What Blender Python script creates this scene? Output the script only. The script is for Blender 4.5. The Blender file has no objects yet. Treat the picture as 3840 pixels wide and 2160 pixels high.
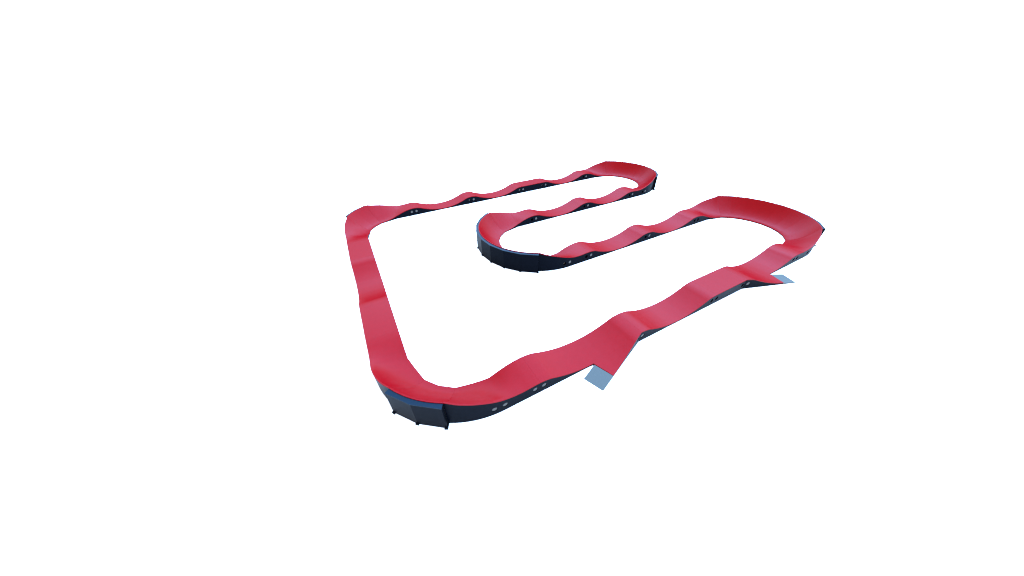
import bpy, bmesh, math
from mathutils import Vector, Matrix

# ------------------------------------------------------------------ scene
sc = bpy.context.scene
col = sc.collection
rad = math.radians

# layout in metres
W = 1.0554            # riding width
RI, RO = 1.9723, 3.0277   # inner / outer radius of every turn
RF = 3.1726           # corner radius of the outer wall of the berms
E = 1.14              # straight part of a turn entry
L = 4.0118            # roller wave (crest to crest)
T = 2.0137            # flat-topped section
XU = 2 * E + 3 * L + T    # x of the right-hand turns
X2 = L + T            # x of the middle turn
HC, HV = 0.474, 0.080     # crest / valley height
SK = 0.032            # skin thickness
GAP = 0.001

# ------------------------------------------------------------------ materials
def new_mat(name):
    m = bpy.data.materials.new(name); m.use_nodes = True
    nt = m.node_tree
    return m, nt, nt.nodes['Principled BSDF']

def make_mat(name, base, rough, ior, sheen=0.0, sheen_tint=(1, 1, 1), sheen_rough=0.5, metal=0.0,
             var=0.06, scale=6.0, bump=0.0, bump_scale=300.0, gloss_max=None):
    m, nt, b = new_mat(name)
    N = nt.nodes; K = nt.links
    tc = N.new('ShaderNodeTexCoord')
    n = N.new('ShaderNodeTexNoise'); n.inputs['Scale'].default_value = scale
    n.inputs['Detail'].default_value = 6.0; n.inputs['Roughness'].default_value = 0.6
    K.new(tc.outputs['Object'], n.inputs['Vector'])
    r = N.new('ShaderNodeMapRange')
    r.inputs['From Min'].default_value = 0.3; r.inputs['From Max'].default_value = 0.7
    r.inputs['To Min'].default_value = 1.0 - var; r.inputs['To Max'].default_value = 1.0 + var
    K.new(n.outputs['Fac'], r.inputs['Value'])
    v = N.new('ShaderNodeVectorMath'); v.operation = 'SCALE'
    v.inputs[0].default_value = base
    K.new(r.outputs['Result'], v.inputs['Scale'])
    K.new(v.outputs['Vector'], b.inputs['Base Color'])
    b.inputs['Roughness'].default_value = rough
    b.inputs['IOR'].default_value = ior
    b.inputs['Metallic'].default_value = metal
    b.inputs['Sheen Weight'].default_value = sheen
    b.inputs['Sheen Tint'].default_value = (*sheen_tint, 1)
    b.inputs['Sheen Roughness'].default_value = sheen_rough
    if bump > 0:
        g = N.new('ShaderNodeTexNoise'); g.inputs['Scale'].default_value = bump_scale
        g.inputs['Detail'].default_value = 2.0
        K.new(tc.outputs['Object'], g.inputs['Vector'])
        bp = N.new('ShaderNodeBump'); bp.inputs['Strength'].default_value = bump
        bp.inputs['Distance'].default_value = 0.003
        K.new(g.outputs['Fac'], bp.inputs['Height'])
        K.new(bp.outputs['Normal'], b.inputs['Normal'])
    if gloss_max is not None:
        # grainy coating: the grain hides the mirror-like reflection at grazing angles
        b.inputs['Specular IOR Level'].default_value = 0.0
        b.inputs['IOR'].default_value = 1.0
        gl = N.new('ShaderNodeBsdfGlossy'); gl.inputs['Roughness'].default_value = rough
        gl.inputs['Color'].default_value = (1, 1, 1, 1)
        fr = N.new('ShaderNodeFresnel'); fr.inputs['IOR'].default_value = ior
        mn = N.new('ShaderNodeMath'); mn.operation = 'SMOOTH_MIN'
        mn.inputs[1].default_value = gloss_max; mn.inputs[2].default_value = gloss_max * 0.5
        K.new(fr.outputs['Fac'], mn.inputs[0])
        mx = N.new('ShaderNodeMixShader')
        K.new(mn.outputs['Value'], mx.inputs['Fac'])
        K.new(b.outputs['BSDF'], mx.inputs[1]); K.new(gl.outputs['BSDF'], mx.inputs[2])
        K.new(mx.outputs['Shader'], N['Material Output'].inputs['Surface'])
    return m

M_RED = make_mat('red_grip_surface', (0.156, 0.0001, 0.0018), 0.33, 1.15, var=0.04, bump=0.10, bump_scale=120, gloss_max=0.0150)
M_NAVY = make_mat('navy_side_panel', (0.0014, 0.0020, 0.0038), 0.38, 1.07, var=0.08)
M_BLUE = make_mat('blue_coping', (0.0016, 0.0080, 0.0155), 0.35, 1.14, var=0.05, gloss_max=0.025)
M_STEEL = make_mat('grey_blue_ramp_steel', (0.052, 0.060, 0.057), 0.5, 1.12, var=0.12, scale=60, bump=0.3, bump_scale=90)
M_BLACK = make_mat('black_steel', (0.0016, 0.0019, 0.0026), 0.5, 1.1, var=0.05)
M_BOLT = make_mat('grey_bolt', (0.060, 0.056, 0.050), 0.5, 1.2, var=0.06, scale=40)
M_GROUND = make_mat('white_ground', (0.78, 0.74, 0.66), 0.9, 1.05, var=0.01, scale=0.5)

# ------------------------------------------------------------------ object helpers
def link(o, parent=None):
    col.objects.link(o)
    if parent: o.parent = parent
    return o

def mesh_obj(name, verts, faces, mats, parent=None, smooth=True, mat_idx=None, angle=32):
    me = bpy.data.meshes.new(name)
    me.from_pydata([tuple(v) for v in verts], [], faces)
    for m in (mats if isinstance(mats, (list, tuple)) else [mats]): me.materials.append(m)
    if mat_idx:
        for p, k in zip(me.polygons, mat_idx): p.material_index = k
    bm = bmesh.new(); bm.from_mesh(me)
    bmesh.ops.recalc_face_normals(bm, faces=bm.faces)
    bm.to_mesh(me); bm.free()
    if smooth:
        for p in me.polygons: p.use_smooth = True
        me.set_sharp_from_angle(angle=rad(angle))
    return link(bpy.data.objects.new(name, me), parent)

def empty(name, loc=(0, 0, 0)):
    o = bpy.data.objects.new(name, None); o.location = loc
    o.empty_display_size = 0.3
    return link(o)

def grid_solid(rows, thick, ends=(True, True)):
    """rows[i][j] = top points; closed solid of the given vertical thickness"""
    n, m = len(rows), len(rows[0])
    V = [tuple(p) for r in rows for p in r]
    V += [(p[0], p[1], p[2] - thick) for r in rows for p in r]
    o = n * m
    id_ = lambda i, j: i * m + j
    F = []
    for i in range(n - 1):
        for j in range(m - 1):
            F.append((id_(i, j), id_(i + 1, j), id_(i + 1, j + 1), id_(i, j + 1)))
            F.append((o + id_(i, j), o + id_(i, j + 1), o + id_(i + 1, j + 1), o + id_(i + 1, j)))
    for i in range(n - 1):
        for j in (0, m - 1):
            F.append((id_(i, j), id_(i + 1, j), o + id_(i + 1, j), o + id_(i, j)))
    for j in range(m - 1):
        for i in [k for k, on in zip((0, n - 1), ends) if on]:
            F.append((id_(i, j), id_(i, j + 1), o + id_(i, j + 1), o + id_(i, j)))
    return V, F

def wall_solid(pts, inward, thick=0.018, zb=0.003):
    """vertical wall following pts (x, y, ztop); 'inward' gives the inner offset direction per point"""
    n = len(pts); V = []
    for (x, y, z), (ix, iy) in zip(pts, inward):
        z = max(z, zb + 0.004)
        V += [(x, y, zb), (x, y, z), (x + ix * thick, y + iy * thick, zb), (x + ix * thick, y + iy * thick, z)]
    F = []
    for i in range(n - 1):
        a, b = 4 * i, 4 * i + 4
        F += [(a, b, b + 1, a + 1), (a + 2, a + 3, b + 3, b + 2), (a + 1, b + 1, b + 3, a + 3), (a, a + 2, b + 2, b)]
    F += [(0, 1, 3, 2), (4 * n - 4, 4 * n - 2, 4 * n - 1, 4 * n - 3)]
    return V, F

HR, HZ = 0.082, 0.238        # bolt hole radius and height

def cut_holes(o, holes):
    """really cut round holes through a panel; holes = [((x, y, z), (nx, ny))]"""
    V, F = [], []
    for (c, nrm) in holes:
        n = Vector((nrm[0], nrm[1], 0)).normalized(); t = Vector((-n.y, n.x, 0)); c = Vector(c)
        s = len(V); k = 28
        for dz in (-0.12, 0.12):
            for i in range(k):
                a = 2 * math.pi * i / k
                V.append(c + n * dz + t * (HR * math.cos(a)) + Vector((0, 0, HR * math.sin(a))))
        F.append(tuple(s + i for i in range(k))); F.append(tuple(s + 2 * k - 1 - i for i in range(k)))
        for i in range(k):
            j = (i + 1) % k
            F.append((s + i, s + j, s + k + j, s + k + i))
    c = mesh_obj('hole_cutter', V, F, M_BLACK, smooth=False)
    md = o.modifiers.new('holes', 'BOOLEAN'); md.object = c; md.operation = 'DIFFERENCE'; md.solver = 'EXACT'
    bpy.context.view_layer.update()
    dg = bpy.context.evaluated_depsgraph_get()
    me = bpy.data.meshes.new_from_object(o.evaluated_get(dg))
    o.modifiers.clear(); old = o.data; o.data = me; me.name = old.name
    bpy.data.meshes.remove(old)
    cm = c.data; bpy.data.objects.remove(c); bpy.data.meshes.remove(cm)

def bolt(c, nrm, depth, parent):
    """sleeve sunk into the hole with a grey bolt head at its bottom; nrm points out of the panel"""
    n = Vector((nrm[0], nrm[1], 0)).normalized(); t = Vector((-n.y, n.x, 0)); c = Vector(c)
    k = 28; V = []; F = []; I = []
    ring = lambda r, d: [c - n * d + t * (r * math.cos(2 * math.pi * i / k)) + Vector((0, 0, r * math.sin(2 * math.pi * i / k))) for i in range(k)]
    V += ring(HR - .001, 0.002); V += ring(HR - .001, depth + .01); V += ring(HR + .010, depth + .01); V += ring(HR + .010, 0.020)
    V += ring(HR - .0015, depth); V += ring(HR - .008, depth - .006)
    for a, b in ((0, 1), (1, 2), (2, 3)):
        for i in range(k):
            j = (i + 1) % k
            F.append((a * k + i, a * k + j, b * k + j, b * k + i)); I.append(0)
    for i in range(k):
        j = (i + 1) % k
        F.append((4 * k + i, 4 * k + j, 5 * k + j, 5 * k + i)); I.append(1)
    F.append(tuple(5 * k + i for i in range(k))); I.append(1)
    F.append(tuple(k + i for i in range(k))); I.append(0)
    return mesh_obj('bolt', V, F, [M_BLACK, M_BOLT], parent, smooth=True, mat_idx=I)

# ------------------------------------------------------------------ profiles
def interp(tab, d):
    """monotone cubic through a table of (d, z)"""
    xs = [p[0] for p in tab]; ys = [p[1] for p in tab]; n = len(xs)
    if d <= xs[0]: return ys[0]
    if d >= xs[-1]: return ys[-1]
    dl = [(ys[i + 1] - ys[i]) / (xs[i + 1] - xs[i]) for i in range(n - 1)]
    def m(i):
        if i == 0 or i == n - 1: return 0.0
        if dl[i - 1] * dl[i] <= 0: return 0.0
        h0, h1 = xs[i] - xs[i - 1], xs[i + 1] - xs[i]
        w1, w2 = 2 * h1 + h0, h1 + 2 * h0
        return (w1 + w2) / (w1 / dl[i - 1] + w2 / dl[i])
    for i in range(n - 1):
        if d <= xs[i + 1]:
            h = xs[i + 1] - xs[i]; u = (d - xs[i]) / h
            return (ys[i] * (1 + 2 * u) * (1 - u) ** 2 + m(i) * h * u * (1 - u) ** 2
                    + ys[i + 1] * u * u * (3 - 2 * u) + m(i + 1) * h * u * u * (u - 1))

ROLL = [(0, HC), (0.22, 0.457), (0.40, 0.418), (0.56, 0.355), (0.75, 0.288), (0.95, 0.224), (1.25, 0.152), (1.6, 0.100), (L / 2, HV)]
INNER = [(0, HC), (0.22, 0.459), (0.40, 0.430), (0.60, 0.382), (0.81, 0.316), (0.97, 0.255), (1.14, 0.197), (1.40, 0.132), (1.75, 0.086), (2.18, 0.064)]
OUTER = [(0, HC), (0.25, 0.462), (0.55, 0.441), (0.80, 0.449), (1.14, 0.508), (1.457, 0.598), (1.774, 0.698), (2.09, 0.785), (2.408, 0.873), (2.727, 0.970)]
ZB_IN, ZB_OUT = 0.064, 0.970

def roller(d):                    # d measured from a crest, wave length L
    d = abs(d) % L
    return interp(ROLL, min(d, L - d))

def pol(c, r, a): return (c[0] + r * math.cos(rad(a)), c[1] + r * math.sin(rad(a)))

# ------------------------------------------------------------------ the track
track = empty('pump_track', (X2, 5, 0))
track['label'] = 'winding red-surfaced modular pump track with navy sides, banked turns and two steel access ramps'
track['category'] = 'pump track'
track_inv = Matrix.Translation((-X2, -5, 0))

def part(o, parent):
    """parent a part that was built in world coordinates, keeping its place"""
    o.parent = parent
    o.matrix_parent_inverse = Matrix.Translation((-X2, -5, 0)) if parent is track else Matrix.Identity(4)
    return o

NV = 12
LIP = 0.026           # flat edge on top of the banked skin

def straight(name, a, axis, side0, z_of, bolts=(), label=None, near_span=None):
    """a = (u0, u1) along the axis ('x' or 'y'); side0 = (low, high) edge on the other axis.
    bolts = [(u, which_side(0 low / 1 high), depth)]"""
    u0, u1 = a[0] + GAP, a[1] - GAP
    n = max(8, int((u1 - u0) / 0.05)); lo, hi = side0
    P = (lambda u, v, z: (u, v, z)) if axis == 'x' else (lambda u, v, z: (v, u, z))
    us = [u0 + (u1 - u0) * i / n for i in range(n + 1)]
    rows = [[P(u, lo + (hi - lo) * j / 6, z_of(u)) for j in range(7)] for u in us]
    V, F = grid_solid(rows, SK)
    o = part(mesh_obj(name, V, F, M_RED), track)
    if label: o['label'] = label
    for s in (0, 1):
        edge = (lo + 0.004, hi - 0.004)[s]; inn = (1, -1)[s]
        uu = us
        if near_span and s == near_span[2]:
            uu = [near_span[0] + (near_span[1] - near_span[0]) * i / n for i in range(n + 1)]
        pts = [P(u, edge, z_of(u) - SK + 0.001) for u in uu]
        d = P(0, inn, 0)[:2]
        V, F = wall_solid(pts, [d] * len(pts))
        pn = mesh_obj('side_panel', V, F, M_NAVY, smooth=False); pn.parent = o
        out = (-d[0], -d[1])
        hs = [(P(u, edge, HZ), out, dep) for (u, sd, dep) in bolts if sd == s]
        if hs:
            cut_holes(pn, [(c, nn) for c, nn, _ in hs])
            for c, nn, dep in hs: bolt(c, nn, dep, o)
    return o

def turn_entry(c, phi0, sg, bolts_out=(), bolts_in=(), label=None):
    """banked transition: straight E long, then 30 degrees of arc; d counts from the crest"""
    tau = (sg * math.sin(rad(phi0)), -sg * math.cos(rad(phi0)))
    rv = (math.cos(rad(phi0)), math.sin(rad(phi0)))
    st = []
    ns, na = 26, 26
    for i in range(ns):
        d = GAP + (E - GAP) * i / ns
        st.append(('s', d))
    for i in range(na + 1):
        st.append(('a', 30.0 * i / na - (0.04 if i == na else 0)))
    def ends(kind, v):
        if kind == 's':
            b = (c[0] + tau[0] * (E - v), c[1] + tau[1] * (E - v))
            pi = (b[0] + rv[0] * RI, b[1] + rv[1] * RI); po = (b[0] + rv[0] * RO, b[1] + rv[1] * RO)
            return pi, po, v, v, rv
        ang = phi0 + sg * v
        ri = RI * math.cos(rad(15)) / math.cos(rad(v - 15))
        return pol(c, ri, ang), pol(c, RO, ang), E + rad(v) * RI, E + rad(v) * RO, (math.cos(rad(ang)), math.sin(rad(ang)))
    rows, win, wout, nin, nout = [], [], [], [], []
    for k, v in st:
        pi, po, di, do, r = ends(k, v)
        zi, zo = interp(INNER, di), interp(OUTER, do)
        p = 1.25 + 0.65 * min(1, (di / 2.17)) ** 1.5
        row = []
        for j in range(NV + 1):
            t = j / NV
            s_ = t * (1 - LIP / W)
            row.append((pi[0] + (po[0] - pi[0]) * s_, pi[1] + (po[1] - pi[1]) * s_, zi + (zo - zi) * t ** p))
        row.append((po[0], po[1], zo))
        rows.append(row)
        win.append((pi[0] + r[0] * .004, pi[1] + r[1] * .004, zi - SK + .001)); nin.append(r)
        wout.append((po[0] - r[0] * .004, po[1] - r[1] * .004, zo - SK + .001)); nout.append((-r[0], -r[1]))
    V, F = grid_solid(rows, SK)
    o = part(mesh_obj('turn_entry_section', V, F, M_RED), track)
    if label: o['label'] = label
    for pts, nn, bl, sgn in ((win, nin, bolts_in, -1), (wout, nout, bolts_out, 1)):
        V, F = wall_solid(pts, nn)
        pn = mesh_obj('side_panel', V, F, M_NAVY, smooth=True, angle=20); pn.parent = o
        hs = []
        for d, dep in bl:
            rr = RO - .004 if sgn == 1 else RI + .004
            if d < E:
                cx = c[0] + tau[0] * (E - d) + rv[0] * rr; cy = c[1] + tau[1] * (E - d) + rv[1] * rr; nr = rv
            else:
                a = phi0 + sg * math.degrees((d - E) / rr); cx, cy = pol(c, rr, a)
                nr = (math.cos(rad(a)), math.sin(rad(a)))
            hs.append(((cx, cy, HZ if d < E + .6 or sgn == 1 else .1), (nr[0] * sgn, nr[1] * sgn), dep))
        if hs:
            cut_holes(pn, [(a, b) for a, b, _ in hs])
            for a, b, dep in hs: bolt(a, b, dep, o)
    return o

def berm(c, a0, a1, label=None):
    """the high middle of a turn: 15-degree panels between a0 and a1"""
    npn = int(round(abs(a1 - a0) / 15)); rows = []; win = []; nin = []
    per = 8
    for i in range(npn * per + 1):
        a = a0 + (a1 - a0) * i / (npn * per)
        if i == 0: a += .04 * (1 if a1 > a0 else -1)
        if i == npn * per: a -= .04 * (1 if a1 > a0 else -1)
        q = (a - a0) % 15 if a1 > a0 else (a0 - a) % 15
        ri = RI * math.cos(rad(7.5)) / math.cos(rad(q - 7.5))
        pi, po = pol(c, ri, a), pol(c, RO, a)
        k_ = 1 - LIP / W
        rows.append([(pi[0] + (po[0] - pi[0]) * (j / NV) * k_, pi[1] + (po[1] - pi[1]) * (j / NV) * k_,
                      ZB_IN + (ZB_OUT - ZB_IN) * (j / NV) ** 1.9) for j in range(NV + 1)] + [(po[0], po[1], ZB_OUT)])
        r = (math.cos(rad(a)), math.sin(rad(a)))
        win.append((pi[0] + r[0] * .004, pi[1] + r[1] * .004, ZB_IN - SK + .001)); nin.append(r)
    V, F = [], []
    for sg in range(npn):                                  # one sheet per 15-degree panel, butted edge to edge
        v_, f_ = grid_solid(rows[sg * per:(sg + 1) * per + 1], SK, (sg == 0, sg == npn - 1))
        k_ = len(V); V += v_; F += [tuple(x + k_ for x in f) for f in f_]
    o = part(mesh_obj('berm_section', V, F, M_RED), track)
    if label: o['label'] = label
    V, F = wall_solid(win, nin)
    mesh_obj('inner_panel', V, F, M_NAVY, smooth=True, angle=10).parent = o
    # coping plate on top of the outer wall
    ang = [a0 + (a1 - a0) * i / npn for i in range(npn + 1)]
    V, F = [], []
    zt = 0.943; th = 0.022
    inner = []; outer = []
    for i in range(npn * per + 1):
        a = a0 + (a1 - a0) * i / (npn * per)
        q = abs(a - a0) % 15
        ro = (RF + .006) * math.cos(rad(7.5)) / math.cos(rad(q - 7.5))
        inner.append(pol(c, RO - .012, a)); outer.append(pol(c, ro, a))
    rows = [[(*pi, zt), (*po, zt)] for pi, po in zip(inner, outer)]
    V, F = grid_solid(rows, th)
    mesh_obj('coping_plate', V, F, M_BLUE, smooth=False).parent = o
    # flat wall panels between the corners
    for i in range(npn):
        p, q = pol(c, RF, ang[i]), pol(c, RF, ang[i + 1])
        dx, dy = q[0] - p[0], q[1] - p[1]; l = math.hypot(dx, dy); dx /= l; dy /= l
        p = (p[0] + dx * .002, p[1] + dy * .002); q = (q[0] - dx * .002, q[1] - dy * .002)
        am = (ang[i] + ang[i + 1]) / 2; nn = (-math.cos(rad(am)), -math.sin(rad(am)))
        V, F = wall_solid([(*p, zt - th - .001), (*q, zt - th - .001)], [nn, nn], .015, .012)
        mesh_obj('outer_panel', V, F, M_NAVY, smooth=False).parent = o
    # ribs with feet at the corners
    for i, a in enumerate(ang):
        r = Vector((math.cos(rad(a)), math.sin(rad(a)), 0)); t = Vector((-r.y, r.x, 0)); C = Vector((c[0], c[1], 0))
        sh = 0.0
        if i == 0: sh = 0.018 * (1 if a1 > a0 else -1)
        if i == npn: sh = -0.018 * (1 if a1 > a0 else -1)
        V, F = [], []
        def block(r0, r1, hw, z0, z1, off=0):
            s = len(V)
            for z in (z0, z1):
                for rr, tt in ((r0, -hw), (r1, -hw), (r1, hw), (r0, hw)):
                    V.append(C + r * rr + t * (tt + off) + Vector((0, 0, z)))
            F.extend([tuple(s + k for k in f) for f in ((0, 3, 2, 1), (4, 5, 6, 7), (0, 1, 5, 4), (1, 2, 6, 5), (2, 3, 7, 6), (3, 0, 4, 7))])
        block(RO - .012, RF - .0165, .026 if i in (0, npn) else .014, .05, zt - th - .003, sh * 1.6)
        block(RO + .004, RF + .035, .045, .003, .050, sh)
        mesh_obj('support_rib', V, F, M_BLACK, smooth=False).parent = o
    return o

SH, MID, DEEP = 0.022, 0.10, 0.26      # bolt recess depths

def wave(x0): return lambda u: roller(u - x0)
flat = lambda u: HC
X14 = [E, E + L, E + 2 * L, E + 2 * L + T, E + 3 * L + T]
X23 = [XU - E - 2 * L, XU - E - L, XU - E]
H = 0.152

# --- back straight
y = (10 + RI, 10 + RO)
def both(u, d): return [(u, 0, d), (u, 1, SH)]
straight('roller_section', (X14[0], X14[1]), 'x', y, wave(X14[0]), both(X14[0] + H, SH) + both(X14[1] - H, MID))
straight('roller_section', (X14[1], X14[2]), 'x', y, wave(X14[1]), both(X14[1] + H, SH) + both(X14[2] - H, 0.05))
straight('tabletop_section', (X14[2], X14[3]), 'x', y, flat, both(X14[2] + H, SH) + both(X14[3] - H, MID), 'flat-topped section of the back straight')
straight('roller_section', (X14[3], X14[4]), 'x', y, wave(X14[3]), both(X14[3] + H, SH) + both(X14[4] - H, DEEP))
# --- second straight
y = (5 + RI, 5 + RO)
for i in (0, 1):
    straight('roller_section', (X23[i], X23[i + 1]), 'x', y, wave(X23[i]), both(X23[i] + H, SH) + both(X23[i + 1] - H, DEEP))
# --- third straight
y = (5 - RO, 5 - RI)
for i in (0, 1):
    straight('roller_section', (X23[i], X23[i + 1]), 'x', y, wave(X23[i]), both(X23[i] + H, SH) + both(X23[i + 1] - H, DEEP))
# --- front straight with the two access ramps
y = (-RO, -RI)
BR = 2.0
straight('roller_section', (X14[0], X14[1]), 'x', y, wave(X14[0]), [(X14[0] + H, 0, SH), (X14[0] + H, 1, SH), (X14[1] - H, 1, SH)],
         near_span=(X14[0] + GAP, X14[1] - BR, 0))
straight('roller_section', (X14[1], X14[2]), 'x', y, wave(X14[1]), [(X14[1] + H * .8, 0, SH), (X14[1] + H, 1, SH), (X14[2] - H, 0, 0.05), (X14[2] - H, 1, SH)])
straight('tabletop_section', (X14[2], X14[3]), 'x', y, flat, [(X14[2] + H, 0, 0.05), (X14[3] - H, 0, 0.05), (X14[2] + H, 1, SH), (X14[3] - H, 1, SH)], 'flat-topped section of the front straight')
straight('roller_section', (X14[3], X14[4]), 'x', y, wave(X14[3]), [(X14[4] - H, 0, DEEP), (X14[3] + H, 1, SH), (X14[4] - H, 1, SH)],
         near_span=(X14[3] + BR, X14[4] - GAP, 0))
# --- left straight
xs = (-RO, -RI)
Y = [E, 5 - L / 2, 5 + L / 2, 10 - E]
both5 = lambda u, d: [(u, 0, d), (u, 1, d)]
straight('tabletop_section', (Y[0], Y[1]), 'y', xs, flat, both5(Y[0] + H, SH) + both5(Y[1] - H, SH), 'flat-topped section of the left straight next to the front turn')
straight('roller_section', (Y[1], Y[2]), 'y', xs, wave(Y[1]), both5(Y[1] + H, SH) + both5(Y[2] - H, SH), 'long hollow in the left straight')
straight('tabletop_section', (Y[2], Y[3]), 'y', xs, flat, both5(Y[2] + H, SH) + both5(Y[3] - H, SH), 'flat-topped section of the left straight next to the back turn')

# --- turns
C1, C4, U1, U2, U3 = (0, 0), (0, 10), (XU, 10), (X2, 5), (XU, 0)
hin = lambda d: [(H, d)]
# front left quarter turn
turn_entry(C1, 180, 1, [(H, SH)], [(H, SH)])
berm(C1, 210, 240, 'banked quarter turn at the front left corner')
turn_entry(C1, 270, -1, [(H, SH), (1.14 - .02, SH), (1.14 + .30, SH)], [(H, SH)])
# back left quarter turn
turn_entry(C4, 180, -1, [(H, SH)], [(H, SH)])
berm(C4, 120, 150, 'banked quarter turn at the back left corner')
turn_entry(C4, 90, 1, [(H, SH)], [(H, SH)])
# half turns
turn_entry(U1, 90, -1, [(H, SH)], [(H, SH)])
berm(U1, 60, -60, 'high banked half turn at the back right')
turn_entry(U1, -90, 1, [(H, SH), (1.14 - .01, DEEP), (1.14 + .29, SH)], [(H, SH)])
turn_entry(U2, 90, 1, [(H, SH)], [(H, DEEP)])
berm(U2, 120, 240, 'high banked half turn in the middle, its navy outer wall facing the front')
turn_entry(U2, 270, -1, [(H, DEEP), (1.14 - .01, SH), (1.14 + .30, MID)], [(H, SH)])
turn_entry(U3, 90, -1, [(H, SH)], [(H, MID)])
berm(U3, 60, -60, 'high banked half turn at the right end')
turn_entry(U3, -90, 1, [(H, MID), (1.14 - .01, DEEP), (1.14 + .29, DEEP)], [(H, SH)])

# --- access ramps
def access_ramp(x0, sg, label):
    """leaves the front straight at the crest x0, turning 20 degrees outwards; sg = -1 towards -x"""
    u = (sg * math.cos(rad(20)), -math.sin(rad(20)))
    n_ = (-sg * math.sin(rad(20)), -math.cos(rad(20)))     # to the outer side of the ramp
    LR, WR = 1.90, 0.645
    O = (x0, -RO - .0005)
    ER = (O[0] + u[0] * LR, O[1] + u[1] * LR)
    EL = (ER[0] - n_[0] * WR, ER[1] - n_[1] * WR)
    K = (x0 + sg * BR, -RO - .0005)                        # where the main edge is left
    n = 40; rows = []; right = []
    for i in range(n + 1):
        t = max(i / n, .004)
        a = (x0 + sg * (BR * t), -RO - .0005)
        b = (O[0] + u[0] * LR * t, O[1] + u[1] * LR * t)
        m = 6
        zx = lambda x: roller(min(abs(x - x0), BR))
        rows.append([(a[0] + (b[0] - a[0]) * j / m, a[1] + (b[1] - a[1]) * j / m, zx(a[0] + (b[0] - a[0]) * j / m)) for j in range(m + 1)])
        right.append((b[0] - n_[0] * .004, b[1] - n_[1] * .004, zx(b[0]) - SK + .001))
    V, F = grid_solid(rows, SK)
    o = part(mesh_obj('access_ramp', V, F, M_RED), track)
    o['label'] = label
    V, F = wall_solid(right, [(-n_[0], -n_[1])] * (n + 1))
    pn = mesh_obj('side_panel', V, F, M_NAVY, smooth=False); pn.parent = o
    d = 0.17
    h = ((O[0] + u[0] * d - n_[0] * .004, O[1] + u[1] * d - n_[1] * .004, HZ), n_)
    cut_holes(pn, [h]); bolt(h[0], h[1], SH, o)
    # end panel under the short inner end
    V, F = wall_solid([(K[0], K[1], HV - SK), (EL[0], EL[1], HV - SK), (ER[0] - n_[0] * .03, ER[1] - n_[1] * .03, HV - SK)], [(-u[0], -u[1])] * 3, .012)
    mesh_obj('end_panel', V, F, M_NAVY, smooth=False).parent = o
    # steel entry plate
    LP = 0.625; z1, z0, zb = .073, .008, .003
    A = [(EL[0] + u[0] * .003 + n_[0] * .006, EL[1] + u[1] * .003 + n_[1] * .006), (ER[0] + u[0] * .003, ER[1] + u[1] * .003)]
    B = [(p[0] + u[0] * LP, p[1] + u[1] * LP) for p in A]
    V = [(*A[0], z1), (*A[1], z1), (*B[1], z0), (*B[0], z0), (*A[0], zb), (*A[1], zb), (*B[1], zb), (*B[0], zb)]
    F = [(0, 1, 2, 3), (7, 6, 5, 4), (0, 4, 5, 1), (1, 5, 6, 2), (2, 6, 7, 3), (3, 7, 4, 0)]
    mesh_obj('entry_plate', V, F, M_STEEL, smooth=False).parent = o
access_ramp(X14[1], -1, 'access ramp branching off towards the left, blue-grey steel plate at its foot')
access_ramp(X14[3], 1, 'access ramp branching off towards the right, blue-grey steel plate at its foot')

# ------------------------------------------------------------------ ground
g = mesh_obj('ground', [(-600, -600, 0), (600, -600, 0), (600, 600, 0), (-600, 600, 0)], [(0, 1, 2, 3)], M_GROUND, smooth=False)
g['kind'] = 'structure'
g['label'] = 'plain white ground under the track'

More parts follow.
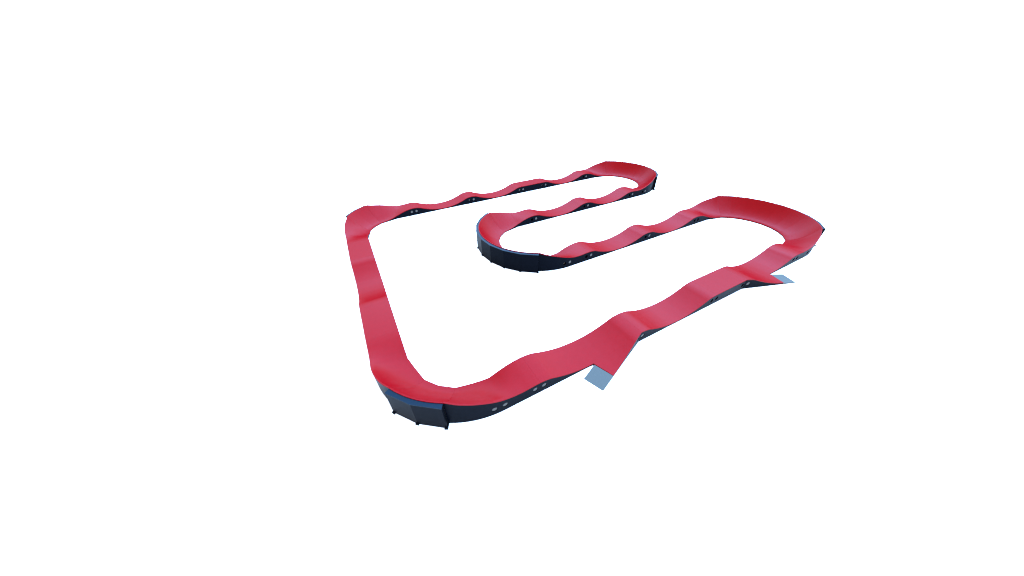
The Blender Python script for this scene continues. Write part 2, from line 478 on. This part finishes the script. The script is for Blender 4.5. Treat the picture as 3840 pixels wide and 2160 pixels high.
# ------------------------------------------------------------------ light: a bright cool studio dome, brighter from the right
KEY_DIR = (0.98, 0.20, 0.0)
SKY_LOW, SKY_KEY = (2.2, 2.1, 2.2), (5.8, 10.6, 18.6)
w = bpy.data.worlds.new('World'); sc.world = w; w.use_nodes = True
nt = w.node_tree; N = nt.nodes; K = nt.links
bg = N['Background']
tc = N.new('ShaderNodeTexCoord')
dot = N.new('ShaderNodeVectorMath'); dot.operation = 'DOT_PRODUCT'
dot.inputs[1].default_value = KEY_DIR
K.new(tc.outputs['Generated'], dot.inputs[0])
az = N.new('ShaderNodeMapRange'); az.interpolation_type = 'SMOOTHSTEP'
az.inputs['From Min'].default_value = -0.52; az.inputs['From Max'].default_value = 0.48
K.new(dot.outputs['Value'], az.inputs['Value'])
sep = N.new('ShaderNodeSeparateXYZ'); K.new(tc.outputs['Generated'], sep.inputs['Vector'])
el = N.new('ShaderNodeMapRange')
el.inputs['From Min'].default_value = 0.06; el.inputs['From Max'].default_value = 0.85
K.new(sep.outputs['Z'], el.inputs['Value'])
mu = N.new('ShaderNodeMath'); mu.operation = 'MULTIPLY'
K.new(az.outputs['Result'], mu.inputs[0]); K.new(el.outputs['Result'], mu.inputs[1])
mx = N.new('ShaderNodeMix'); mx.data_type = 'RGBA'
mx.inputs['A'].default_value = (*SKY_LOW, 1); mx.inputs['B'].default_value = (*SKY_KEY, 1)
K.new(mu.outputs['Value'], mx.inputs['Factor'])
K.new(mx.outputs['Result'], bg.inputs['Color'])
bg.inputs['Strength'].default_value = 1.0

# ------------------------------------------------------------------ camera
cam_d = bpy.data.cameras.new('camera'); cam = link(bpy.data.objects.new('camera', cam_d))
pitch, yaw, roll_ = (0.645701, 0.481425, -0.025012)
h = Vector((math.sin(yaw), math.cos(yaw), 0))
fw = h * math.cos(pitch) + Vector((0, 0, -1)) * math.sin(pitch)
rt = Vector((math.cos(yaw), -math.sin(yaw), 0)); up = rt.cross(fw)
r2 = rt * math.cos(roll_) + up * math.sin(roll_); u2 = -rt * math.sin(roll_) + up * math.cos(roll_)
Rm = Matrix((r2, u2, -fw)).transposed().to_4x4()
cam.matrix_world = Matrix.Translation((-1.84469, -7.14913, 7.64240)) @ Rm
cam_d.sensor_fit = 'HORIZONTAL'; cam_d.sensor_width = 36.0; cam_d.lens = 1104.1354 / 3840 * 36
cam_d.clip_start = 0.05; cam_d.clip_end = 3000
sc.camera = cam

sc.view_settings.view_transform = 'Standard'; sc.view_settings.look = 'None'
sc.view_settings.exposure = 0; sc.view_settings.gamma = 1
sc.view_settings.use_curve_mapping = False
sc.cycles.max_bounces = 8
sc.cycles.filter_width = 1.1
